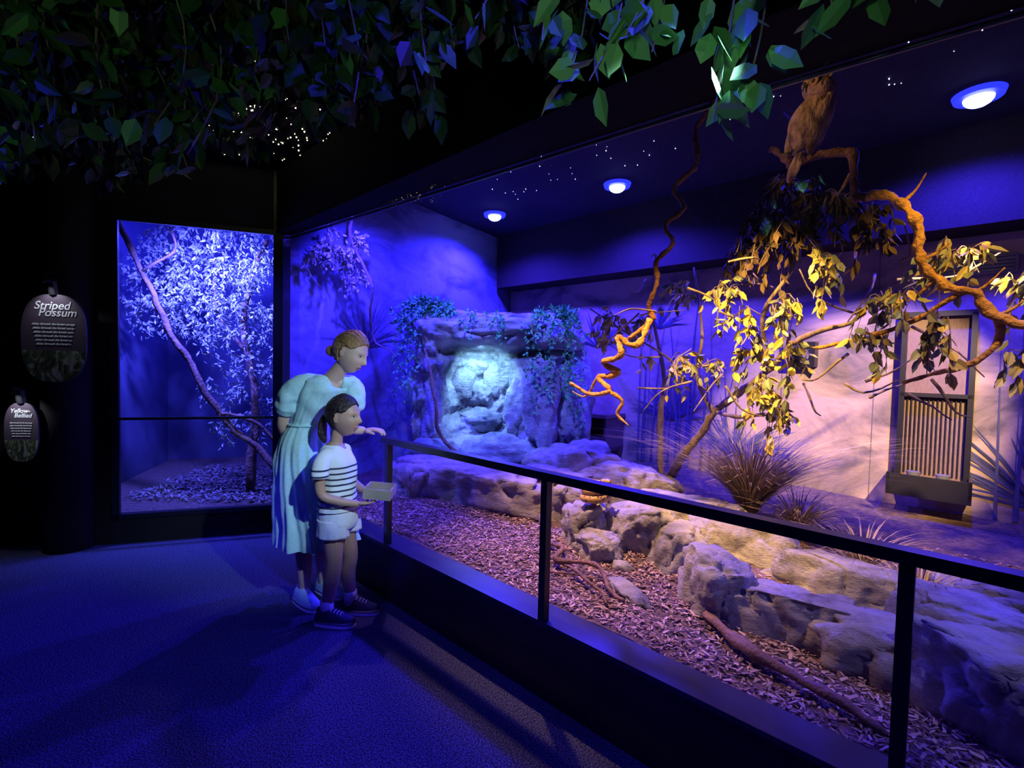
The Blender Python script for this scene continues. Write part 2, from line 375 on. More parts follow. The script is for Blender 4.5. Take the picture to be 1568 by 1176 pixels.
# ------------------------------------------------ artificial cave
def cave():
    mb=MB(); nu,nv=180,130; X0,X1=-1.08,.78; Zb,Zt=.3,2.06
    vs=[];fs=[]
    for i in range(nu+1):
        for j in range(nv+1):
            a=i/nu*2-1; b=j/nv
            x=(X0+X1)/2+(X1-X0)/2*math.copysign(abs(a)**.9,a)*(1-.05*b)
            z=Zb+(Zt-Zb)*b
            back=(.35 if a<0 else .7)*abs(a)**10+ .6*(max(0,b-.86)/.14)**2
            y=4.95+back+.12*a
            P3=Vector((x,y,z))
            brow=math.exp(-((z-1.78-.06*math.sin(x*5))/.09)**2); y-=.18*brow
            dk=math.exp(-((z-1.58)/.06)**2)*(1 if -.75<x<.35 else 0); y+=.25*dk
            nx=(x+.32)/.38; nz=(z-1.12)/.46
            rr=(abs(nx)**2.6+abs(nz)**2.6)
            rec=1/(1+math.exp(max(-30,min(30,(rr-1)*6)))); y+=.36*rec
            dist=noise.voronoi(P3*3.2)[0]
            y+=.14*noise.noise(P3*2.0)+.08*noise.noise(P3*4.3+Vector((5,0,0)))-.25*min(.4,dist[1]-dist[0])+.05*noise.fractal(P3*8,.8,2,4)
            x+=.04*noise.noise(P3*4+Vector((9,9,9))); z+=.05*noise.noise(P3*3+Vector((1,9,3)))
            vs.append((x,y,z))
    for i in range(nu):
        for j in range(nv): fs.append((i*(nv+1)+j,(i+1)*(nv+1)+j,(i+1)*(nv+1)+j+1,i*(nv+1)+j+1))
    mb.add(vs,fs); o=mb.build('rock_cave',m_rockd)
    return o
cv=cave()
mb=MB()
def blob(mb,c,r,seed,nu=44,nv=30,mi=0):
    c=Vector(c); off=Vector((seed*3.1,seed,seed*5.3))
    def fn(x,y,z):
        p=Vector((x,y,z)); dist=noise.voronoi(p*1.8+off)[0]
        k=.9+.3*noise.noise(p*1.4+off)+.3*min(.5,dist[1]-dist[0])+.05*noise.fractal(p*6+off,.8,2,3)
        return (x*k*r[0],y*k*r[1],z*k*r[2])
    sph(mb,c,1,nu=nu,nv=nv,mi=mi,fn=fn)
for i,(x,y,z,a,b,c) in enumerate([(-.35,5.25,.86,.26,.18,.13),(-.55,5.27,1.25,.16,.1,.3),(-.16,5.3,1.3,.14,.1,.26),(.06,5.05,1.0,.14,.18,.3),(-.8,4.95,1.1,.15,.2,.5),(.3,4.93,1.05,.2,.2,.55),(-.15,4.9,.55,.5,.25,.2),(-.75,4.85,.5,.3,.25,.22),(-.2,4.9,1.84,.55,.2,.10),(-.8,4.95,1.82,.3,.2,.16),(.45,4.95,1.76,.3,.2,.16),(.66,5.1,1.1,.2,.3,.6)]):
    blob(mb,(x,y,z),(a,b,c),i+30)
mb.build('cave_boulders',m_rockd,parent=cv)
mb=MB()
for k in range(60):
    x=R.uniform(-1.1,.65); z=1.88+R.uniform(-.03,.15)
    if R.random()<.5: x=R.choice([R.uniform(-1.15,-.85),R.uniform(.2,.7)])
    y=4.74
    ln=R.uniform(.06,.2) if R.random()<.62 else R.uniform(.4,1.1)
    if -.75<x<.15: ln=min(ln,.25)
    for j in range(int(ln*60)):
        p=Vector((x+.03*math.sin(j*.6+k),y-R.uniform(0,.08),z-j/60))
        leaf(mb,p,rv()+Vector((0,-.6,-.6)),rv(),R.uniform(.03,.06),.026)
for k in range(8):
    twigs(mb,(-1.05+R.uniform(0,.45),4.85,2.0),(.14,.1,.12),10,10,.06,.03,.2,None,0)
for k in range(5):
    twigs(mb,(.1+R.uniform(0,.5),4.85,1.95),(.12,.1,.08),8,8,.06,.03,.2,None,0)
mb.build('ivy',m_ivy,False,cv)
# ------------------------------------------------ big tree
def tree():
    root=empty('gum_tree')
    mb=MB()
    tube(mb,[E(-.6,2.42,.3),E(-.52,2.38,.5),E(-.3,2.1,.75),E(-.1,2.0,1.0),E(.0,1.95,1.15),E(.2,1.85,1.3),E(.405,1.8,1.48),E(.6,1.65,1.65),E(.87,1.5,1.72)],[.045,.04,.03,.026,.022,.02,.012],10,6,.25,0,1)
    tube(mb,[E(-.6,2.42,.35),E(-.6,2.35,.7),E(-.54,2.2,1.1),E(-.52,2.2,1.4),E(-.60,2.1,1.92)],[.035,.028,.02,.01],9,5,.25,0,2)
    tube(mb,[E(0,1.95,1.13),E(-.12,1.9,1.4),E(-.05,1.8,1.7),E(-.17,1.9,2.2)],[.018,.014,.007],8,5,.2,0,3)
    tube(mb,[E(.0,1.95,1.15),E(.25,1.7,1.15),E(.5,1.45,1.2),E(.6,1.35,1.15)],[.016,.012,.006],8,5,.2,0,4)
    tube(mb,[E(.4,1.8,1.48),E(.4,1.6,1.8),E(.6,1.5,2.1),E(.55,1.5,2.5)],[.018,.012,.008],8,5,.2,0,5)
    tube(mb,[E(-.52,2.2,1.35),E(-.3,1.9,1.5),E(-.6,1.6,1.75),E(-.8,1.5,1.9)],[.012,.009,.005],7,5,.2,0,6)
    for i in range(34):
        a=E(R.uniform(-.4,1.3),R.uniform(1.2,1.7),R.uniform(1.3,2.1)); b=a+Vector((R.uniform(-.35,.35),R.uniform(-.2,.2),R.uniform(-.3,.25)))
        tube(mb,[a,a.lerp(b,.5)+rv()*.06,b],[.008,.003],5,4,.2,0,i,.03)
    mb.build('branches',m_bark,parent=root)
    cl=[(.60,1.3,1.78,.17,.14,8),(.80,1.3,2.02,.16,.14,8),(.463,1.4,1.33,.15,.13,9),(.38,1.5,1.56,.16,.12,8),(1.045,1.2,1.79,.18,.1,7),
        (-.61,1.5,1.80,.18,.14,10),(-.25,1.8,1.47,.18,.16,8),(-.19,1.8,2.0,.2,.16,7),(1.246,1.4,1.98,.17,.13,8),(1.50,1.5,1.85,.16,.14,9),
        (1.204,1.2,1.62,.10,.1,5),(.2,1.6,1.94,.2,.16,7),(.02,1.7,1.48,.16,.14,6),(.62,1.35,1.55,.12,.12,5),(-.45,1.7,1.75,.16,.14,8),(.95,1.3,1.62,.12,.08,3),(1.5,1.2,1.55,.08,.08,3),(.3,1.5,1.75,.16,.12,6),(.55,1.4,1.22,.1,.1,5)]
    mb=MB()
    for c in cl: twigs(mb,E(*c[:3]),(c[3],c[3],c[4]),c[5]+1,9,.070,.040,.7,0,1,.003)
    mb.build('leaves',[m_bark,m_leafy],False,root)
    mb=MB()
    for c in [(.371,1.6,2.37,.2,.16,12),(.76,1.4,2.34,.18,.15,12),(.545,1.5,2.48,.2,.13,12),(.55,1.45,2.25,.2,.15,12),(.95,1.4,2.2,.12,.12,6),(.25,1.6,2.2,.16,.14,8)]:
        twigs(mb,E(*c[:3]),(c[3],c[3],c[4]),c[5]+3,11,.078,.038,.8,0,1,.004)
    mb.build('dry_leaves',[m_bark,m_leafd],False,root)
    return root
tree()
root=empty('gnarled_branch')
mb=MB()
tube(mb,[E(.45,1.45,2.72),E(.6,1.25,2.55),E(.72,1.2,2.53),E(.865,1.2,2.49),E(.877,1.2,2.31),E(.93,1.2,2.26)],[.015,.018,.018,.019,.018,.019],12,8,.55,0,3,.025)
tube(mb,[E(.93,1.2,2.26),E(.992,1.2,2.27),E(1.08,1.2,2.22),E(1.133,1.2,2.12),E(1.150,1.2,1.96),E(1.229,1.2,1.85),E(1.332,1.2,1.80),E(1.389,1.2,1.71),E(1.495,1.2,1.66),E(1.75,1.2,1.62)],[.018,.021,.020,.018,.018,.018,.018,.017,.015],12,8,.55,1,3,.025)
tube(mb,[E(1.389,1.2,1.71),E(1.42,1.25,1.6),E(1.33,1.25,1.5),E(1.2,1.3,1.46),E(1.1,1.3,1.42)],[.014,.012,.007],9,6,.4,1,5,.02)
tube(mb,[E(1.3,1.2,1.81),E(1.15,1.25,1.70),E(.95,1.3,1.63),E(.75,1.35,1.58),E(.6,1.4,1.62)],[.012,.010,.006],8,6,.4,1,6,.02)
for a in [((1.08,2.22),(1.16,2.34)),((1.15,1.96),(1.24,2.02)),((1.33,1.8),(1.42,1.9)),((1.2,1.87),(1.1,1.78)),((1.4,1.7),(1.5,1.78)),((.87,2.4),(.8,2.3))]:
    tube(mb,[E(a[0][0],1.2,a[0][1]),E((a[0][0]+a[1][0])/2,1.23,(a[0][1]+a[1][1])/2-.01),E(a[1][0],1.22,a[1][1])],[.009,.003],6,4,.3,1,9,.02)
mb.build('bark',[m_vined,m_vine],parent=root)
root=empty('twisted_vine')
mb=MB()
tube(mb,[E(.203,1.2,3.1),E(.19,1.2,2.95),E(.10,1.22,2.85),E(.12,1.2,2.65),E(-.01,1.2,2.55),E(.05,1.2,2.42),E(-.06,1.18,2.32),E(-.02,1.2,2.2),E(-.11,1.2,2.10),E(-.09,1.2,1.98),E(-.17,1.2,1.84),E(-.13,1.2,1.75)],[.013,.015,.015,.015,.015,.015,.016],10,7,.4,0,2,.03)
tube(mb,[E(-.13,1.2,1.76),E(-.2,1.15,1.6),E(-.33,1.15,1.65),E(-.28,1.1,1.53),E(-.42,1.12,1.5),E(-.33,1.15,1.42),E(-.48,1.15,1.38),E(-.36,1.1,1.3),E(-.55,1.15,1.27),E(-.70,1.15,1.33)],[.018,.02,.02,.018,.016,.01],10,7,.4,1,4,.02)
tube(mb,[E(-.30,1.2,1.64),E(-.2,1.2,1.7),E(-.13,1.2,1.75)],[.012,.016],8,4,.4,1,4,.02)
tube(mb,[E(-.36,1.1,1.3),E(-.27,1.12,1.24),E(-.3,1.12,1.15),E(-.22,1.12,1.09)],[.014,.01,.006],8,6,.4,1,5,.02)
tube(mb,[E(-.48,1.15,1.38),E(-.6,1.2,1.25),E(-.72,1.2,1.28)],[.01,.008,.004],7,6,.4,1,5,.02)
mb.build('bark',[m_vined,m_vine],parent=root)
root=empty('fallen_branch')
mb=MB()
tube(mb,[E(-.78,.95,.42),E(-.55,.72,.38),E(-.35,.62,.4),E(-.28,.5,.37),E(-.08,.55,.40),E(.1,.43,.36),E(.2,.36,.38)],[.016,.014,.014,.012,.008],8,6,.4,0,1,.03)
tube(mb,[E(-.28,.5,.37),E(.0,.40,.39),E(.18,.28,.37)],[.01,.006],7,6,.4,0,2,.03)
tube(mb,[E(-.3,.3,.36),E(-.12,.42,.38),E(.05,.5,.37)],[.006,.004],6,6,.4,0,2,.03)
tube(mb,[E(.52,.52,.36),E(.75,.38,.37),E(1.05,.30,.36),E(1.2,.24,.35)],[.02,.026,.02,.01],8,6,.4,0,7,.02)
mb.build('wood',m_dead,parent=root)
mb=MB()
tube(mb,[E(-2.25,1.5,.5),E(-2.35,1.3,.8),E(-2.3,1.2,1.1),E(-2.42,1.15,1.6)],[.02,.018,.01],8,6,.4,0,7,.02)
mb.build('leaning_branch',m_dead)
# ------------------------------------------------ grass tussocks
def tussock(s,d,z,n,h,spread,mt=m_grass,name='grass_tussock',w=.006):
    mb=MB()
    c=E(s,d,z)
    for i in range(n):
        a=R.uniform(0,6.283); l=h*R.uniform(.6,1.15); o=spread*R.uniform(.2,1)*l
        b=c+Vector((math.cos(a),math.sin(a),0))*R.uniform(0,.05); u=Vector((math.cos(a),math.sin(a),0)); sd=Vector((-u.y,u.x,0))
        pr=[]
        for k in range(6):
            t=k/5; pr.append(b+u*o*t**1.3+Vector((0,0,max(0,l*(t-.35*spread*t**2.4)))))
        vs=[]
        for k,p in enumerate(pr):
            ww=w*(1-k/5.2); vs+= [p-sd*ww/1,p+sd*ww/1]
        mb.add(vs,[(2*k,2*k+1,2*k+3,2*k+2) for k in range(5)])
    return mb.build(name,mt,False)
tussock(.20,2.15,.42,800,.92,1.25,w=.006)
tussock(-1.95,.72,.35,60,.32,.7)
tussock(.95,1.62,.36,120,.38,1.3)
tussock(1.2,1.42,.36,90,.28,1.1)
tussock(.55,2.0,.38,160,.45,1.3)
tussock(1.9,1.1,.36,60,.35,1.0)
tussock(-.75,1.6,.4,40,.2,1.0)
mb=MB()
c=E(-.05,1.18,.60)
for i in range(60):
    v=rv(); v.z=abs(v.z)*.8; leaf(mb,c+v*.02,v,rv(),R.uniform(.03,.06),.03)
mb.build('succulent_plant',m_ivy,False)
def python():
    m,nt,b=nodes('python_skin'); tc=N(nt,'ShaderNodeTexCoord'); v=N(nt,'ShaderNodeTexVoronoi',Scale=42); nt.links.new(tc.outputs['Object'],v.inputs['Vector'])
    nt.links.new(ramp(nt,v.outputs['Distance'],[(.22,(.06,.03,.012)),(.42,(.55,.34,.10))]),b.inputs['Base Color']); b.inputs['Roughness'].default_value=.4
    mb=MB(); c=E(-.36,.98,.60); P=[]
    for i in range(50):
        t=i/49; a=t*6.28*2.8; r=.088*(1-.5*t); P.append(c+Vector((math.cos(a)*r,math.sin(a)*r,t*.13)))
    P.append(P[-1]+Vector((.03,-.03,.02)))
    tube(mb,P,[.010,.024,.028,.028,.026,.015],10,2)
    sph(mb,P[-1]+Vector((.015,-.015,.0)),(.030,.019,.016),Vector((.7,-.7,0)),Vector((.7,.7,0)))
    mb.build('coiled_python',m)
python()
# ------------------------------------------------ owl
def owl():
    root=empty('owl'); q=1.25
    mb=MB()
    B=E(.69,1.2,2.715)
    f=-D*.8-S*.6; f=f.normalized(); u=(Vector((0,0,1))+S*.35).normalized(); f2=(f-u*f.dot(u)).normalized(); l=u.cross(f2)
    def fb(x,y,z):
        t=(z+1)/2; w=.35+.65*math.sin(math.pi*min(1,(t*.75+.2)))
        return (x*.066*w*q,y*.074*w*q,z*.120*q)
    sph(mb,B,1,f2,l,u,22,16,fn=fb)
    H=B+u*.112*q+f2*.012
    sph(mb,H,(.055*q,.064*q,.048*q),f2,l,u,20,12)
    for sg in(1,-1):
        sph(mb,B+(l*sg*.062-u*.02-f2*.012)*q,(.04*q,.018*q,.115*q),f2,l,u,14,12)
        tube(mb,[H+(l*sg*.035+u*.030)*q,H+(l*sg*.050+u*.058)*q],[.012,.002],6,2)
    sph(mb,B+(-u*.165-f2*.02)*q,(.014,.034*q,.075*q),f2,l,u,14,10)
    o=mb.build('body',m_owl,parent=root)
    md=o.modifiers.new('r','REMESH'); md.mode='VOXEL'; md.voxel_size=.005; md.use_smooth_shade=True
    mb=MB()
    for sg in(1,-1):
        sph(mb,H+(f2*.046+l*sg*.024+u*.008)*q,(.008,.02*q,.02*q),f2,l,u,mi=0)
        sph(mb,H+(f2*.050+l*sg*.024+u*.008)*q,(.008,.011,.011),f2,l,u,mi=1)
    mb.build('eyes',[m_vine,m_iris],parent=root)
    mb=MB(); tube(mb,[H+(f2*.05-u*.002)*q,H+(f2*.068-u*.014)*q,H+(f2*.06-u*.03)*q],[.009,.007,.002],8,3)
    for sg in(1,-1):
        for k in(-1,0,1):
            p=B+(-u*.120+l*sg*.03+l*k*.008)*q
            tube(mb,[p,p+f2*.028-u*.01,p+f2*.034-u*.035],[.006,.005,.002],6,3)
    mb.build('beak_and_talons',m_beak,parent=root)
owl()
# ------------------------------------------------ back wall fittings
root=empty('feeding_hatch')
mb=MB()
ebox(mb,.93,1.36,3.36,3.43,.62,1.92,1)
for a in (.93,1.33): ebox(mb,a,a+.035,3.3,3.37,.62,1.92,0)
ebox(mb,.93,1.365,3.3,3.37,1.9,1.94,0); ebox(mb,.93,1.365,3.3,3.37,1.28,1.31,0)
for k in range(14): ebox(mb,.98+k*.026,.988+k*.026,3.34,3.36,.68,1.28,0)
mb.build('frame',[m_black,m_wood],False,root)
mb=MB(); ebox(mb,.90,1.38,3.05,3.36,.54,.57); ebox(mb,.90,1.38,3.05,3.07,.57,.70); ebox(mb,.90,.92,3.05,3.36,.57,.70); ebox(mb,1.36,1.38,3.05,3.36,.57,.70)
for a in(1.05,1.22): 
    c=E(a,3.2,.63); tube(mb,[c,c+Vector((0,0,.08))],[.03,.045],16,1,mi=1)
mb.build('tray',[m_black,m_metal],False,root)
root=empty('wall_speaker')
mb=MB(); ebox(mb,.12,.34,3.3,3.43,1.5,1.72); c=E(.23,3.3,1.6)
tube(mb,[c,c-D*.02],[.06,.07],20,1,mi=1); tube(mb,[c,c-D*.012],[.03,.03],16,1,mi=0)
mb.build('cabinet',[m_black,m_metal],False,root)
root=empty('nest_box')
mb=MB(); ebox(mb,-1.95,-1.6,3.05,3.42,.5,.54); ebox(mb,-1.97,-1.58,3.02,3.43,.88,.92); ebox(mb,-1.95,-1.92,3.05,3.42,.5,.9); ebox(mb,-1.63,-1.6,3.05,3.42,.5,.9); ebox(mb,-1.93,-1.62,3.38,3.42,.5,.9); ebox(mb,-1.93,-1.62,3.05,3.08,.54,.66)
mb.build('box',m_wood,False,root)
root=empty('air_vent')
mb=MB(); ebox(mb,1.12,1.55,3.36,3.43,2.2,2.34,0)
for k in range(5): ebox(mb,1.14,1.53,3.34,3.36,2.215+k*.025,2.225+k*.025,0)
mb.build('grille',m_metal,False,root)
mb=MB()
for s in (-2.6,-1.3,.05,.75,1.6): ebox(mb,s,s+.005,3.437,3.44,.3,2.5)
mb.build('trim_wall_joints',m_mural,False)
mb=MB()
def fan(mb,o,ux,uz,nrm,n,r,a0,a1,w=.008):
    for i in range(n):
        a=R.uniform(a0,a1); l=r*R.uniform(.5,1); u=ux*math.cos(a)+uz*math.sin(a); s=nrm.cross(u).normalized()
        b=o+nrm*.004; e=b+u*l-uz*l*.12*abs(math.cos(a)); m_=b+u*l*.5
        mb.add([b-s*w*.6,b+s*w*.6,m_+s*w,m_-s*w,e],[(0,1,2,3),(3,2,4)])
def reeds(mb,o,ux,uz,nrm,n,wd,h):
    for i in range(n):
        x=R.uniform(-wd,wd); b=o+ux*x+nrm*.005; k=R.uniform(-.25,.25); hh=h*R.uniform(.6,1.1); w=R.uniform(.008,.022)
        pts=[b+ux*k*t*t*.8+uz*hh*t for t in (0,.33,.66,1)]
        vs=[]
        for j,p in enumerate(pts): ww=w*(1-j/3.3); vs+=[p-ux*ww,p+ux*ww]
        mb.add(vs,[(2*j,2*j+1,2*j+3,2*j+2) for j in range(3)])
fan(mb,E(-.35,3.435,.6),S,UZ,-D,40,.7,.15,2.99)
fan(mb,E(-1.0,3.435,.9),S,UZ,-D,40,.6,.15,2.99)
fan(mb,E(1.75,3.435,.5),S,UZ,-D,60,.9,.15,2.99)
fan(mb,E(-2.0,3.435,1.7),S,UZ,-D,30,.5,.15,2.99)
fan(mb,E(-1.2,3.435,1.9),S,UZ,-D,30,.4,.15,2.99)
reeds(mb,E(-.9,3.435,.4),S,UZ,-D,14,.6,1.7)
reeds(mb,E(1.9,3.435,.4),S,UZ,-D,10,.4,1.6)
mb.build('grass_mural',m_mural,False)
mb=MB()
fan(mb,K+pn*.9+UZ*1.6-po*.002,pn,UZ,-po,50,.6,.1,3.04)
fan(mb,K+pn*.6+UZ*.6-po*.002,pn,UZ,-po,50,.5,.1,3.04)
fan(mb,K+pn*2.0+UZ*1.0-po*.002,pn,UZ,-po,40,.8,.1,3.04)
fan(mb,K+pn*1.7+UZ*1.9-po*.002,pn,UZ,-po,40,.5,.1,3.04)
mb.build('grass_mural',m_mural,False)
# ------------------------------------------------ possum room vegetation
root=empty('climbing_tree')
mb=MB()
tube(mb,[(-3.42,4.15,2.7),(-3.19,4.2,2.14),(-2.95,4.2,1.65),(-2.81,4.25,1.38),(-2.62,4.3,.98),(-2.45,4.35,.80),(-2.1,4.35,.45),(-2.0,4.4,.2)],[.02,.024,.028,.028,.03,.028],10,7,.3,0,1,.03)
tube(mb,[(-2.62,4.3,.98),(-2.4,4.3,.95),(-2.15,4.35,.75),(-2.0,4.4,.55)],[.015,.012],8,5,.3,0,2,.03)
tube(mb,[(-2.45,4.5,.2),(-2.42,4.55,.9),(-2.5,4.6,1.4),(-2.55,4.6,2.0),(-2.4,4.7,2.6)],[.04,.035,.03,.02],10,5,.3,0,3,.04)
tube(mb,[(-3.2,4.2,2.2),(-3.0,4.3,2.4),(-3.05,4.3,2.6)],[.012,.01],8,5,.3,0,2,.03)
tube(mb,[(-2.5,4.6,1.5),(-2.8,4.6,1.9),(-2.9,4.7,2.4)],[.015,.01],8,5,.3,0,2,.03)
mb.build('branches',m_dead,parent=root)
mb=MB()
for i in range(170):
    x=R.uniform(-3.6,-2.1); z=R.uniform(1.75,2.75)+.1*(x+2.8); twigs(mb,(x,4.45+R.uniform(0,.5),z),(.16,.14,.14),5,9,.045,.020,.4,None,0)
for i in range(50):
    twigs(mb,(R.uniform(-2.8,-2.2),4.5+R.uniform(-.1,.3),R.uniform(.75,1.9)),(.13,.1,.14),5,8,.045,.020,.4,None,0)
mb.build('leaves',m_leafb,False,root)
mb=MB()
for i in range(14):
    c=E(-2.82+R.uniform(-.0,.10),.42+R.uniform(-.15,.25),2.35+R.uniform(-.2,.2)); twigs(mb,c,(.14,.14,.12),6,9,.05,.026,.4,0,1)
tube(mb,[E(-2.85,.6,2.9),E(-2.75,.6,2.5),E(-2.6,.7,2.1),E(-2.75,.8,1.7),E(-2.5,.9,1.5)],[.015,.012,.006],7,5,.3,0,2,.05)
mb.build('hanging_foliage',[m_bark,m_leafb],False)
# ------------------------------------------------ canopy in visitor area
def canopy():
    root=empty('fig_canopy')
    mb=MB()
    def strand(x,y,zt,zb,n,L=.082,mi=1):
        pts=[]; k=6
        for i in range(k+1):
            t=i/k; pts.append(Vector((x+.14*noise.noise(Vector((x*9,t*2,1))),y+.1*noise.noise(Vector((y*9,t*2,5))),zt+(zb-zt)*t)))
        tube(mb,pts,[.005,.002],4,2,mi=0)
        for j in range(n):
            t=R.random()**.8; i=min(int(t*k),k-1); p=pts[i].lerp(pts[i+1],t*k-i)+Vector((R.uniform(-.05,.05),R.uniform(-.05,.05),0))
            dr=Vector((R.uniform(-1,1),R.uniform(-1,1),-R.uniform(.2,1.5)))
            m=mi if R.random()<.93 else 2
            leaf(mb,p,dr,rv(),L*R.uniform(.7,1.2),L*.62*R.uniform(.8,1.2),m)
    prof=[(-1.15,.30),(-.95,.38),(-.8,.33),(-.6,.40),(-.42,.42),(-.38,.48),(-.25,.55),(-.1,.56),(0.05,.58),(.15,.66),(.3,.68),(.42,.60),(.5,.75),(.8,.78)]
    def pe(u):
        if u<=prof[0][0]: return prof[0][1]
        for (a,b),(c,d) in zip(prof,prof[1:]):
            if u<=c: return b+(d-b)*(u-a)/(c-a)
        return prof[-1][1]
    for i in range(360):
        x=R.uniform(-3.0,.15); y=R.uniform(1.3,2.9)
        u=x/y
        if u<-1.25: continue
        zb=1.45+y*(pe(u)+R.uniform(0,.25))
        if zb>2.9: continue
        q=Vector((x,y,0))-A
        if q.dot(D)>-.2: continue
        if math.hypot(x+1.35,y-2.15)<.34: continue   # gap in the foliage
        strand(x,y,2.98,zb,int(18+30*(3-zb)))
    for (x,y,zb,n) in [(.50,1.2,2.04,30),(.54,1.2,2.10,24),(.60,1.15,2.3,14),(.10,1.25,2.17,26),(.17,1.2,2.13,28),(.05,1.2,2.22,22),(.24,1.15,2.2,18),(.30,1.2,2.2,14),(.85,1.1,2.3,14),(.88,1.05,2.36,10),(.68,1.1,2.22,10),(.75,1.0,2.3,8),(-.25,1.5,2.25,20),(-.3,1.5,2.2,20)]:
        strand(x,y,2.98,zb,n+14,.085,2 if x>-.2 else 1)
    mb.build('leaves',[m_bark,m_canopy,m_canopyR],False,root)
canopy()
def star(mb,p,r): sph(mb,p,r,nu=6,nv=4)
mb=MB()
for i in range(520): star(mb,Vector((-1.95+R.gauss(0,.38),3.10+R.gauss(0,.28),2.995)),R.uniform(.002,.005))
for i in range(120): star(mb,Vector((R.uniform(-3.5,0),R.uniform(1.5,3.6),2.995)),R.uniform(.0015,.003))
mb.build('star_reflections',m_star,False)
mb=MB()
for i in range(130): star(mb,E(R.uniform(-2.4,2.2),R.uniform(.6,2.2),3.192),R.uniform(.002,.0045))  # added glowing dots in place of the star reflections on the pane
mb.build('star_reflections',m_star_refl,False)
# ------------------------------------------------ lamps
def light(name,kind,loc,col,en,target=None,size=.1,spot=None,blend=.5,parent=None):
    l=bpy.data.lights.new(name,kind); l.energy=en; l.color=col
    if kind=='AREA': l.size=size
    else: l.shadow_soft_size=size
    if spot: l.spot_size=math.radians(spot); l.spot_blend=blend
    o=bpy.data.objects.new(name,l); COL.objects.link(o); o.location=loc
    if target is not None: o.rotation_euler=(Vector(target)-Vector(loc)).to_track_quat('-Z','Y').to_euler()
    if parent: o.parent=parent
    return o
BLUE=(.035,.02,1.0); VIO=(.10,.05,1.0)
for (s,d,en) in [(-2.74,2.35,72),(-1.18,2.45,66),(1.30,2.58,50)]:
    root=empty('downlight'); mb=MB(); c=E(s,d,3.2)
    tube(mb,[c,c-UZ*.03],[.13,.12],28,1,mi=2); sph(mb,c-UZ*.03,(.075,.075,.05),nu=20,nv=10,mi=1)  # outer rim glows to imitate the lamp's halo; the dome is the bulb
    mb.build('housing',[m_black,m_lamp,m_halo],False,root)
    light('bulb','SPOT',c-UZ*.1,BLUE,en*12,E(s,d-.1,0),.06,155,.6,root)
def track(name,loc,target,col,en,spot,blend=.5,size=.03):
    root=empty(name); mb=MB(); loc=Vector(loc); t=(Vector(target)-loc).normalized()
    tube(mb,[loc-t*.14,loc-t*.02],[.035,.045],18,1); tube(mb,[loc-t*.1,Vector((loc.x,loc.y,2.99))],[.008,.008],6,1)
    mb.build('can',m_black,False,root)
    light('bulb','SPOT',loc,col,en,target,size,spot,blend,root)
WARM=(1.0,.58,.14)
track('owl_fill_light',E(.35,.45,2.75),E(.35,1.75,1.0),WARM,480,54,.6)
track('owl_fill_light',E(1.6,.5,2.72),E(1.28,1.2,1.90),WARM,85,54,.7)
track('owl_fill_light',E(-.6,.4,2.80),E(-.15,.95,.35),(1,.56,.27),430,62,.9)
track('owl_fill_light',E(2.0,.65,2.75),E(.62,3.4,1.05),(1,.66,.34),1500,34,.5,.02)
track('owl_fill_light',E(.2,.42,2.88),E(.69,1.2,2.72),(1,.62,.38),15,44,.7)  # unseen warm fill added to brighten the owl
track('owl_fill_light',E(1.9,.5,2.85),E(1.3,.6,.35),(.34,.30,1),150,70,1)
track('owl_fill_light',E(-1.7,.45,2.85),E(-1.0,.5,.35),(.30,.16,1),150,80,1)
track('owl_fill_light',E(-2.2,.4,2.85),K+pn*1.3+UZ*1.2,BLUE,650,110,1)
track('owl_fill_light',E(-1.0,.4,2.88),E(-2.1,1.9,1.3),(.14,.17,1.0),480,60,1)
light('niche_lamp','SPOT',(-.32,4.9,1.62),(.34,.70,1),52,(-.3,5.4,1.0),.03,130,.8)
light('possum_lamp','SPOT',(-2.7,3.95,2.45),(.07,.08,1),780,(-2.7,4.9,1.5),.05,150,.8)
light('possum_lamp','POINT',(-2.9,5.2,2.7),(.03,.03,1),150,None,.1)
track('people_spotlight',(.6,.9,2.3),(-1.10,2.85,.95),(.52,.80,1),215,30,.8)
light('visitor_lamp','SPOT',(-2.2,.8,2.95),BLUE,170,(-1.7,1.4,0),.05,95,.8)
light('visitor_lamp','SPOT',(.2,.9,2.95),BLUE,110,(-.6,1.2,0),.05,100,.8)
light('canopy_fill_light','SPOT',(.1,.3,1.9),(.55,.95,.7),8,(.3,1.3,2.4),.05,90,1)  # unseen greenish fill added to bring up the canopy leaves
light('canopy_fill_light','SPOT',(-.9,.2,1.9),(.5,1,.4),5,(-1.4,1.9,2.5),.05,100,1)  # second added fill, for the left part of the canopy
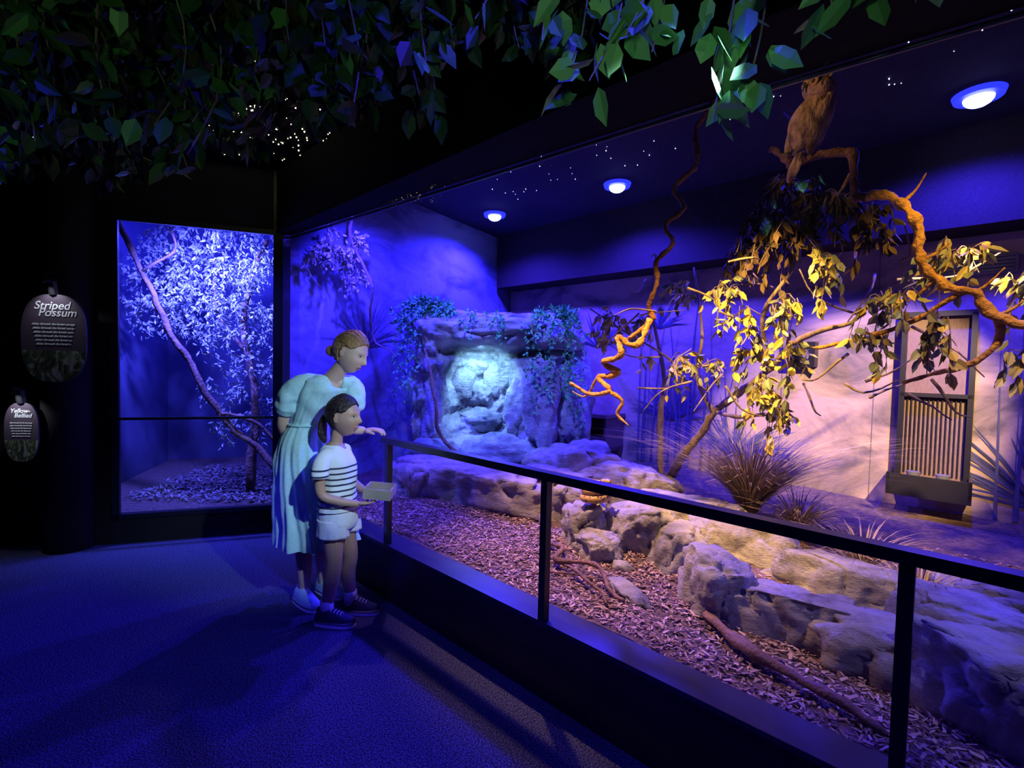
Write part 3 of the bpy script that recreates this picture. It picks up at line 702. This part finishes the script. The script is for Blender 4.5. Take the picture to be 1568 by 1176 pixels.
# ------------------------------------------------ signs
def sign(c,w,h,lines,tz_):
    root=empty('exhibit_sign'); c=Vector(c)
    dx=(L2-L1).normalized()*-1; nrm=Vector((dx.y,-dx.x,0)); 
    if nrm.y>0: nrm=-nrm
    mb=MB(); n=48
    ring=[]
    for j in range(n):
        a=2*math.pi*j/n; ca,sa=math.cos(a),math.sin(a)
        ring.append(dx*w/2*math.copysign(abs(ca)**.75,ca)+UZ*h/2*math.copysign(abs(sa)**.75,sa))
    f=[c+r+nrm*.012 for r in ring]; b=[c+r for r in ring]
    mb.add(f+b,[tuple(range(n)),tuple(range(2*n-1,n-1,-1))]+[(j,j+n,(j+1)%n+n,(j+1)%n) for j in range(n)])
    m,nt,bs=nodes('sign_print'); tc=N(nt,'ShaderNodeTexCoord'); sp=N(nt,'ShaderNodeSeparateXYZ'); nt.links.new(tc.outputs['Generated'],sp.inputs[0])
    nz=N(nt,'ShaderNodeTexNoise',Scale=6,Detail=4,Distortion=1.5); nt.links.new(tc.outputs['Generated'],nz.inputs['Vector'])
    pic=ramp(nt,nz.outputs[0],[(.4,(.03,.04,.02)),(.52,(.10,.13,.06)),(.6,(.30,.30,.25))])
    mk=N(nt,'ShaderNodeMath',operation='LESS_THAN'); mk.inputs[1].default_value=.36; nt.links.new(sp.outputs[2],mk.inputs[0])
    mx=N(nt,'ShaderNodeMix',data_type='RGBA'); nt.links.new(mk.outputs[0],mx.inputs['Factor']); mx.inputs[6].default_value=(.07,.05,.07,1); nt.links.new(pic,mx.inputs[7]); nt.links.new(mx.outputs[2],bs.inputs['Base Color'])
    mb.build('plate',m,False,root)
    mw=mat('sign_ink',(.8,.8,.8))
    rot=Matrix((dx,UZ,nrm)).transposed().to_4x4()
    def txt(t,size,z,x=0):
        cu=bpy.data.curves.new('text','FONT'); cu.body=t; cu.size=size; cu.align_x='CENTER'; cu.extrude=.0005; cu.offset=.0006; cu.shear=.25; cu.materials.append(mw)
        o=bpy.data.objects.new('lettering',cu); COL.objects.link(o); o.matrix_world=Matrix.Translation(c+nrm*.0145+UZ*z+dx*x)@rot; o.parent=root
    txt(lines[0],w*.19,h*.33,-.02*w); txt(lines[1],w*.19,h*.25,.06*w)
    for i in range(6): txt('glides through the forest canopy at night'[:32-i],w*.050,h*(.15-.045*i))
    mb=MB(); tube(mb,[c+UZ*(h/2+.0)+nrm*.0,c+UZ*(h/2+.09)+nrm*.02],[.03,.03],8,1); tube(mb,[c+UZ*(h/2+.09)+nrm*.02,c+UZ*(h/2+.09)+nrm*.09],[.02,.02],8,1)
    mb.build('lamp_arm',m_black,False,root)
    light('bulb','SPOT',c+UZ*(h/2+.07)+nrm*.10,(.8,.85,1),3.5,c+UZ*.05,.01,110,.8,root)
sign((-3.25,3.44,1.57),.42,.62,('Striped','Possum'),0)
sign((-3.47,3.42,.90),.22,.42,('Yellow-','Bellied'),0)
# ------------------------------------------------ people
def hand(mb,w,fd,pn_,side,s=1,curl=.5,spread=.12):
    fd=fd.normalized(); pn_=(pn_-fd*fd.dot(pn_)).normalized(); sd=fd.cross(pn_)*side
    pc=w+fd*.045*s
    sph(mb,pc,(.050*s,.037*s,.016*s),fd,sd,pn_,16,10)
    for i,(o,l) in enumerate([(.027,.072),(.009,.08),(-.010,.074),(-.028,.058)]):
        b=w+fd*.075*s+sd*o*s; a=spread*(o/.027)
        d0=(fd*math.cos(a)+sd*math.sin(a)).normalized()
        P=[b-d0*.02*s,b]; ang=0
        for k,f in enumerate((.45,.3,.25)):
            ang+=curl*(.6 if k==0 else .9); dd=d0*math.cos(ang)+pn_*math.sin(ang); P.append(P[-1]+dd*l*f*s)
        tube(mb,P,[.0095*s,.009*s,.0085*s,.0075*s,.006*s],8,2)
    b=w+fd*.02*s+sd*.026*s; P=[b-sd*.01*s,b+(fd*.5+sd*.6)*.028*s+pn_*.004,b+(fd*.9+sd*.5)*.05*s+pn_*.012*s,b+(fd*1.0+sd*.35)*.068*s+pn_*.022*s]
    tube(mb,P,[.012*s,.011*s,.0095*s,.0075*s],8,3)
def headfn(s,feat=True,grow=1.0):
    def fn(x,y,z):
        px=.098*x;py=.075*y;pz=.118*z
        if z<0:
            t=-z; py*=1-.34*t*t
            if x<0: px*=1-.5*t
            else: px=px*(1-.10*t)+.012*t
        if x<0: px*=1.06
        if feat and x>0:
            g=lambda a,b:math.exp(-(a/b)**2)
            ap=abs(py)
            px+=.023*g(py,.012)*g(pz+.026,.015)+.013*g(py,.010)*g(pz+.004,.022)
            px-=.010*g(ap-.032,.016)*g(pz-.004,.013)
            px+=.004*g(ap-.03,.02)*g(pz-.027,.009)
            px+=.007*g(py,.02)*g(pz+.060,.006)+.006*g(py,.017)*g(pz+.072,.006)-.003*g(py,.02)*g(pz+.066,.003)
            px+=.009*g(py,.02)*g(pz+.100,.014)
            px+=.005*g(ap-.042,.02)*g(pz+.03,.02)
        return (px*s*grow,py*s*grow,pz*s*grow)
    return fn
def person_head(root,mb,C,f,up,s,hairm,kind):
    f=f.normalized(); up=(up-f*up.dot(f)).normalized(); l=up.cross(f)
    sph(mb,C,1,f,l,up,90,66,fn=headfn(s))
    for sg in(1,-1):
        sph(mb,C+l*sg*.074*s-f*.008*s-up*.006*s,(.018*s,.007*s,.030*s),(f-l*sg*.4).normalized(),l,up,12,8)
    e=MB()
    for sg in(1,-1):
        sph(e,C+f*.0735*s+l*sg*.031*s+up*.003*s,(.0105*s,.014*s,.0078*s),f,l,up,mi=0)
        sph(e,C+f*.0800*s+l*sg*.030*s+up*.003*s,(.0055*s,.006*s,.006*s),f,l,up,mi=1)
        tube(e,[C+f*.088*s+l*sg*.014*s+up*.022*s,C+f*.086*s+l*sg*.030*s+up*.028*s,C+f*.073*s+l*sg*.046*s+up*.022*s],[.002*s,.003*s,.0015*s],6,3,mi=2)
        tube(e,[C+f*.081*s+l*sg*.018*s+up*.006*s,C+f*.085*s+l*sg*.031*s+up*.012*s,C+f*.076*s+l*sg*.045*s+up*.005*s],[.0012*s,.0022*s,.001*s],6,3,mi=2)
    sph(e,C+f*.0885*s-up*.0605*s,(.005*s,.021*s,.0042*s),f,l,up,mi=3)
    sph(e,C+f*.0870*s-up*.0705*s,(.006*s,.018*s,.0050*s),f,l,up,mi=3)
    e.build('face_details',[m_eye,m_iris,m_hairG,m_lip],parent=root)
    h=MB(); base=headfn(s,False)
    def hf(x,y,z):
        q=base(x,y,z); k=1.085+.012*math.sin(math.atan2(y,z+.001)*26)+.012*noise.noise(Vector((x,y,z))*5)
        if z<-.1: k*=1-.04*(-z)
        return (q[0]*k-.006*s,q[1]*k,q[2]*k+.003*s)
    nu,nv=96,64; vs=[];key=[]
    for i in range(nv+1):
        th=math.pi*i/nv
        for j in range(nu):
            ph=2*math.pi*j/nu; x,y,z=math.sin(th)*math.cos(ph),math.sin(th)*math.sin(ph),math.cos(th)
            q=hf(x,y,z); vs.append(C+f*q[0]+l*q[1]+up*q[2])
            hl=.62-.50*(abs(y)**2.2)
            key.append(not((x>.12 and z<hl) or (x>-.22 and z<-.0) or (x>-.02 and z<.22) or z<-.62))
    fs=[]
    for i in range(nv):
        for j in range(nu):
            a,b,c,d=i*nu+j,(i+1)*nu+j,(i+1)*nu+(j+1)%nu,i*nu+(j+1)%nu
            if sum((key[a],key[b],key[c],key[d]))>=3: fs.append((a,b,c,d))
    h.add(vs,fs)
    o=h.build('hair',hairm,parent=root); sd=o.modifiers.new('s','SOLIDIFY'); sd.thickness=.008*s; sd.offset=0
    h=MB()
    for k in range(34):
        y0=-.95+1.9*k/33
        P=[]
        for t in (0,.25,.5,.75,1):
            az=y0*1.25
            zz=.60-.42*abs(y0)**2.2
            x=math.sqrt(max(0.02,1-zz*zz))*math.cos(az); y=math.sqrt(max(0.02,1-zz*zz))*math.sin(az)
            a=Vector((x,y,zz)); b=Vector((-.95,.12*y0,-.1)); c=Vector((-.1,y0*.95,.95-.5*abs(y0)))
            v=(a*(1-t)**2+c*2*t*(1-t)+b*t*t).normalized()
            q=hf(*v); P.append(C+(f*q[0]+l*q[1]+up*q[2])*1+ (f*q[0]+l*q[1]+up*q[2]).normalized()*.001)
        tube(h,P,[.004*s,.007*s,.008*s,.006*s],6,4)
    if kind=='bun':
        c=C-f*.112*s-up*.04*s
        for k in range(9):
            a=k*.7; P=[c+(l*math.cos(a+t)+up*math.sin(a+t))*.022*s*(1-.1*t)-f*.02*s*math.sin(t) for t in (0,.8,1.6,2.4,3.2)]
            tube(h,P,[.012*s,.014*s,.012*s],8,4)
        sph(h,c,(.026*s,.032*s,.034*s),f,l,up)
    else:
        for k in range(16):
            o2=(l*math.cos(k*2.4)+up*math.sin(k*2.4))*.012*s
            r=R.uniform(-.01,.01)
            tube(h,[C-f*.095*s+o2+up*.0*s,C-f*.135*s+o2*1.6-up*.03*s,C-f*.145*s+o2*1.8-up*.10*s+l*r,C-f*.125*s+o2*.8-up*.165*s+l*r],[.010*s,.013*s,.012*s,.003*s],7,5)
    h.build('hair_tie_up',hairm,parent=root)
def finish_body(mb,name,mt,root,vox=.004):
    o=mb.build(name,mt,parent=root)
    r=o.modifiers.new('r','REMESH'); r.mode='VOXEL'; r.voxel_size=vox; r.use_smooth_shade=True
    s=o.modifiers.new('s','SMOOTH'); s.factor=.5; s.iterations=2
    return o
def loft(mb,rings,n=64,k=6,nfold=9,mi=0,drape=0):
    cs=cr([r[0] for r in rings],k); m=len(cs)
    pr=[lin([r[q] for r in rings],m) for q in (1,2,3,4,5)]
    vs=[];fs=[]
    for i,c in enumerate(cs):
        rx,ry,yw,fa,zd=[p[i] for p in pr]
        for j in range(n):
            a=2*math.pi*j/n; w=1+fa*(math.sin(a*nfold+1.3*math.sin(a*2)+c.z*1.5)+.5*math.sin(a*(nfold*2-1)+2))
            x=math.cos(a)*rx*w;y=math.sin(a)*ry*w
            dip=zd*max(0,math.cos(a))**5
            q=Vector((x*math.cos(yw)-y*math.sin(yw),x*math.sin(yw)+y*math.cos(yw),-dip))
            p=c+q; p+=noise.noise_vector(p*9)*.004
            if drape: 
                nn=q.normalized(); p+=nn*drape*noise.noise(Vector((p.x*14,p.y*14,p.z*9)))
            vs.append(p)
    for i in range(m-1):
        for j in range(n): fs.append((i*n+j,i*n+(j+1)%n,(i+1)*n+(j+1)%n,(i+1)*n+j))
    mb.add(vs,fs,mi)
def cloth(o,t=.004):
    s=o.modifiers.new('s','SOLIDIFY'); s.thickness=t; s.offset=0
def sneaker(mb,heel,dr,L):
    dr=dr.normalized(); sd=Vector((-dr.y,dr.x,0)); n=20; m=16
    wid=lambda t:.5*L*.36*(.78+.30*math.sin(math.pi*(t*.85+.05))**1.0)*(1-max(0,t-.82)**2*16)*(1-max(0,.08-t)**2*60)
    hgt=lambda t:(.075*L/.22)*( .95 if t<.35 else (.95-.62*((t-.35)/.65)**.8))
    rings=[]
    for i in range(m+1):
        t=i/m; w=max(.004,wid(t)); h=hgt(t) if 0<t<1 else .02
        rings.append([heel+dr*L*t+sd*w*math.cos(a)+UZ*(.018+max(0,math.sin(a))*h*1.0) for a in [math.pi*j/n for j in range(n+1)]])
    vs=[p for r in rings for p in r]; W=n+1
    mb.add(vs,[(i*W+j,(i+1)*W+j,(i+1)*W+j+1,i*W+j+1) for i in range(m) for j in range(n)]+[tuple(range(W)),tuple(m*W+j for j in range(W))[::-1]],1)
    out=[(heel+dr*L*(i/m)+sd*max(.004,wid(i/m))*1.08) for i in range(m+1)]+[(heel+dr*L*(i/m)-sd*max(.004,wid(i/m))*1.08) for i in range(m,-1,-1)]
    k=len(out); mb.add([p+UZ*.0 for p in out]+[p+UZ*.026 for p in out],[tuple(range(k)),tuple(range(2*k-1,k-1,-1))]+[(i,(i+1)%k,(i+1)%k+k,i+k) for i in range(k)],0)
    for q in range(4):
        t=.42+.08*q; c=heel+dr*L*t+UZ*(.018+hgt(t)); w=wid(t)*.5
        tube(mb,[c-sd*w-UZ*.006,c+UZ*.003,c+sd*w-UZ*.006],[.003,.003],5,3,mi=0)
V=Vector
def girl():
    root=empty('girl'); O=V((-.965,2.70,0))
    g=lambda x,y,z:O+V((x,y,z))
    b=MB()
    tube(b,[g(-.0,0,.58),g(0,0,.66),g(-.005,0,.76),g(-.015,0,.88),g(-.02,0,.96),g(-.02,0,1.0)],[.075,.078,.074,.078,.063,.035],18,4)
    tube(b,[g(-.02,0,.95),g(-.012,0,1.02),g(.0,0,1.09)],[.040,.033,.034],14,4)
    for sg,hx,kx,ax in ((-1,-.01,.0,-.035),(1,.015,.05,.055)):
        tube(b,[g(hx,sg*.050,.60),g(hx+.005,sg*.058,.50),g(kx,sg*.06,.335),g(kx-.012,sg*.06,.24),g(ax,sg*.06,.09),g(ax,sg*.06,.05)],[.055,.058,.044,.044,.029,.029],14,5)
    tube(b,[g(-.03,-.07,.935),g(-.045,-.115,.92),g(-.045,-.145,.84),g(-.035,-.15,.74),g(.05,-.125,.70),g(.14,-.085,.675)],[.030,.034,.030,.026,.024,.018],12,5)
    hand(b,g(.13,-.088,.677),V((1,.45,-.05)),V((0,.3,1)),-1,.8,.35)
    tube(b,[g(-.01,.07,.935),g(-.005,.115,.92),g(.01,.14,.84),g(.03,.14,.755),g(.10,.10,.71),g(.16,.05,.69)],[.030,.034,.030,.026,.024,.018],12,5)
    hand(b,g(.150,.085,.68),V((1,-.35,-.05)),V((0,-.3,1)),1,.8,.35)
    person_head(root,b,g(.03,-.005,1.145),V((1,-.22,-.03)),V((0,0,1)),.92,m_hairG,'pony')
    finish_body(b,'body',m_skinG,root)
    c=MB()
    loft(c,[(g(0,0,.625),.108,.125,0,.014,0),(g(0,0,.70),.102,.12,0,.016,0),(g(-.005,0,.78),.098,.115,0,.012,0),(g(-.012,0,.88),.100,.116,0,.006,0),(g(-.02,0,.93),.090,.116,0,.004,0),(g(-.022,0,.965),.072,.095,0,0,.005),(g(-.02,0,.99),.052,.062,0,0,.02)],72,6,9,drape=.010)
    for sg in(-1,1):
        tl=[g(-.03,sg*.06,.945),g(-.04,sg*.115,.918),g(-.047,sg*.142,.87),g(-.046,sg*.152,.825)]
        if sg>0: tl=[p+V((.035,0,0)) for p in tl]
        tube(c,tl,[.040,.044,.046,.047],22,5,.06)
    c.build('striped_t_shirt',m_stripe,parent=root)
    c=MB()
    loft(c,[(g(0,0,.655),.100,.115,0,0,0),(g(0,0,.60),.106,.122,0,.01,0),(g(.0,0,.555),.108,.125,0,.01,0),(g(.0,0,.53),.10,.12,0,.0,0)],60,4,drape=.006)
    for sg,hx in((-1,-.008),(1,.018)):
        loft(c,[(g(hx,sg*.058,.585),.082,.066,0,.0,0),(g(hx+.002,sg*.062,.54),.084,.068,0,.015,0),(g(hx+.004,sg*.064,.485),.088,.07,0,.03,0)],48,5,drape=.008)
    o=c.build('white_shorts',m_white,parent=root); cloth(o)
    c=MB()
    sneaker(c,g(-.095,-.065,.0),V((1,-.12,0)),.225); sneaker(c,g(.0,.065,.0),V((1,-.05,0)),.225)
    c.build('sneakers',[m_sole,m_shoe],parent=root)
    c=MB()
    for sg,ax in((-1,-.035),(1,.055)): tube(c,[g(ax,sg*.06,.05),g(ax-.002,sg*.06,.125)],[.037,.037],16,2)
    c.build('socks',m_white,parent=root)
    c=MB()
    ux=V((1,.05,-.08)).normalized(); uy=V((-.05,1,0)).normalized(); uz=ux.cross(uy)
    cc=g(.235,.0,.722)
    boxm(c,cc-uz*.012,(.075,.085,.010),ux,uy,uz)
    for e in(-1,1): boxm(c,cc+ux*.072*e+uz*.014,(.004,.085,.02),ux,uy,uz); boxm(c,cc+uy*.082*e+uz*.014,(.075,.004,.02),ux,uy,uz)
    c.build('cardboard_tray',m_paper,False,root)
girl()
def woman():
    root=empty('woman')
    b=MB()
    tube(b,[V((-1.26,2.92,.86)),V((-1.25,2.92,.95)),V((-1.225,2.915,1.08)),V((-1.16,2.905,1.2)),V((-1.11,2.90,1.29)),V((-1.07,2.895,1.35))],[.125,.12,.088,.095,.09,.045],20,4)
    tube(b,[V((-1.09,2.90,1.33)),V((-1.045,2.885,1.385)),V((-.995,2.87,1.44))],[.055,.046,.045],16,4)
    Rs=V((-1.235,2.83,1.315)); Ls=V((-.955,2.95,1.30))
    tube(b,[V((-1.1,2.9,1.325)),Rs,V((-1.31,2.845,1.20)),V((-1.355,2.86,1.08)),V((-1.365,2.93,.99)),V((-1.345,3.0,.90))],[.045,.038,.038,.034,.030,.023],14,5)
    hand(b,V((-1.345,3.0,.905)),V((.3,.35,-1)),V((1,0,.2)),1,.95,.5)
    tube(b,[V((-1.08,2.9,1.325)),Ls,V((-.955,2.90,1.19)),V((-1.0,2.86,1.08)),V((-.945,2.90,1.045)),V((-.89,2.925,1.035))],[.045,.038,.038,.034,.030,.023],14,5)
    hand(b,V((-.89,2.925,1.037)),V((.8,-.1,.08)),V((.1,0,-1)),-1,.95,.45)
    for x,y,kx in ((-1.225,2.87,-1.21),(-1.16,3.0,-1.16)):
        tube(b,[V((x-.02,y,.9)),V((kx,y,.5)),V((kx-.02,y,.38)),V((x,y,.10)),V((x,y,.05))],[.09,.055,.055,.034,.033],14,5)
    person_head(root,b,V((-.955,2.86,1.505)),V((.9,-.22,-.38)),V((.38,0,1)),1.0,m_hairW,'bun')
    finish_body(b,'body',m_skinW,root)
    c=MB(); yb=-.45
    loft(c,[(V((-1.175,2.93,.36)),.245,.225,yb,.085,0),(V((-1.190,2.93,.50)),.222,.215,yb,.072,0),(V((-1.215,2.925,.70)),.187,.20,yb,.055,0),(V((-1.24,2.92,.86)),.155,.175,yb,.04,0),(V((-1.24,2.92,.98)),.130,.146,yb,.025,0),(V((-1.22,2.915,1.08)),.102,.114,yb,.016,0),(V((-1.17,2.905,1.18)),.118,.134,yb,.010,0),(V((-1.12,2.90,1.275)),.118,.15,yb,.004,0),(V((-1.10,2.90,1.335)),.098,.145,yb,0,.04),(V((-1.085,2.895,1.368)),.070,.092,yb,0,.11)],144,8,12,drape=.012)
    for P in ([V((-1.13,2.875,1.325)),V((-1.225,2.835,1.318)),V((-1.295,2.835,1.25)),V((-1.325,2.845,1.17)),V((-1.335,2.85,1.13))],[V((-1.03,2.915,1.325)),V((-.97,2.945,1.308)),V((-.95,2.925,1.24)),V((-.96,2.90,1.18)),V((-.965,2.90,1.14))]):
        tube(c,P,[.048,.054,.066,.066,.044],30,8,.08)
    n=40; bp=[]
    for j in range(n+1):
        a=2*math.pi*j/n; x=math.cos(a)*.107; y=math.sin(a)*.119
        bp.append(V((-1.222+x*math.cos(yb)-y*math.sin(yb),2.915+x*math.sin(yb)+y*math.cos(yb),1.07)))
    tube(c,bp,[.007,.007],6,1)
    c.build('blue_midi_dress',m_dress,parent=root)
    c2=MB()
    sneaker(c2,V((-1.28,2.90,0)),V((.6,-.5,0)),.24); sneaker(c2,V((-1.205,3.035,0)),V((.75,-.5,0)),.24)
    c2.build('shoes',[m_sole,m_dress],parent=root)
woman()
w=bpy.data.worlds.new('world'); scn.world=w; w.use_nodes=True
w.node_tree.nodes['Background'].inputs[0].default_value=(.02,.02,.12,1); w.node_tree.nodes['Background'].inputs[1].default_value=.02
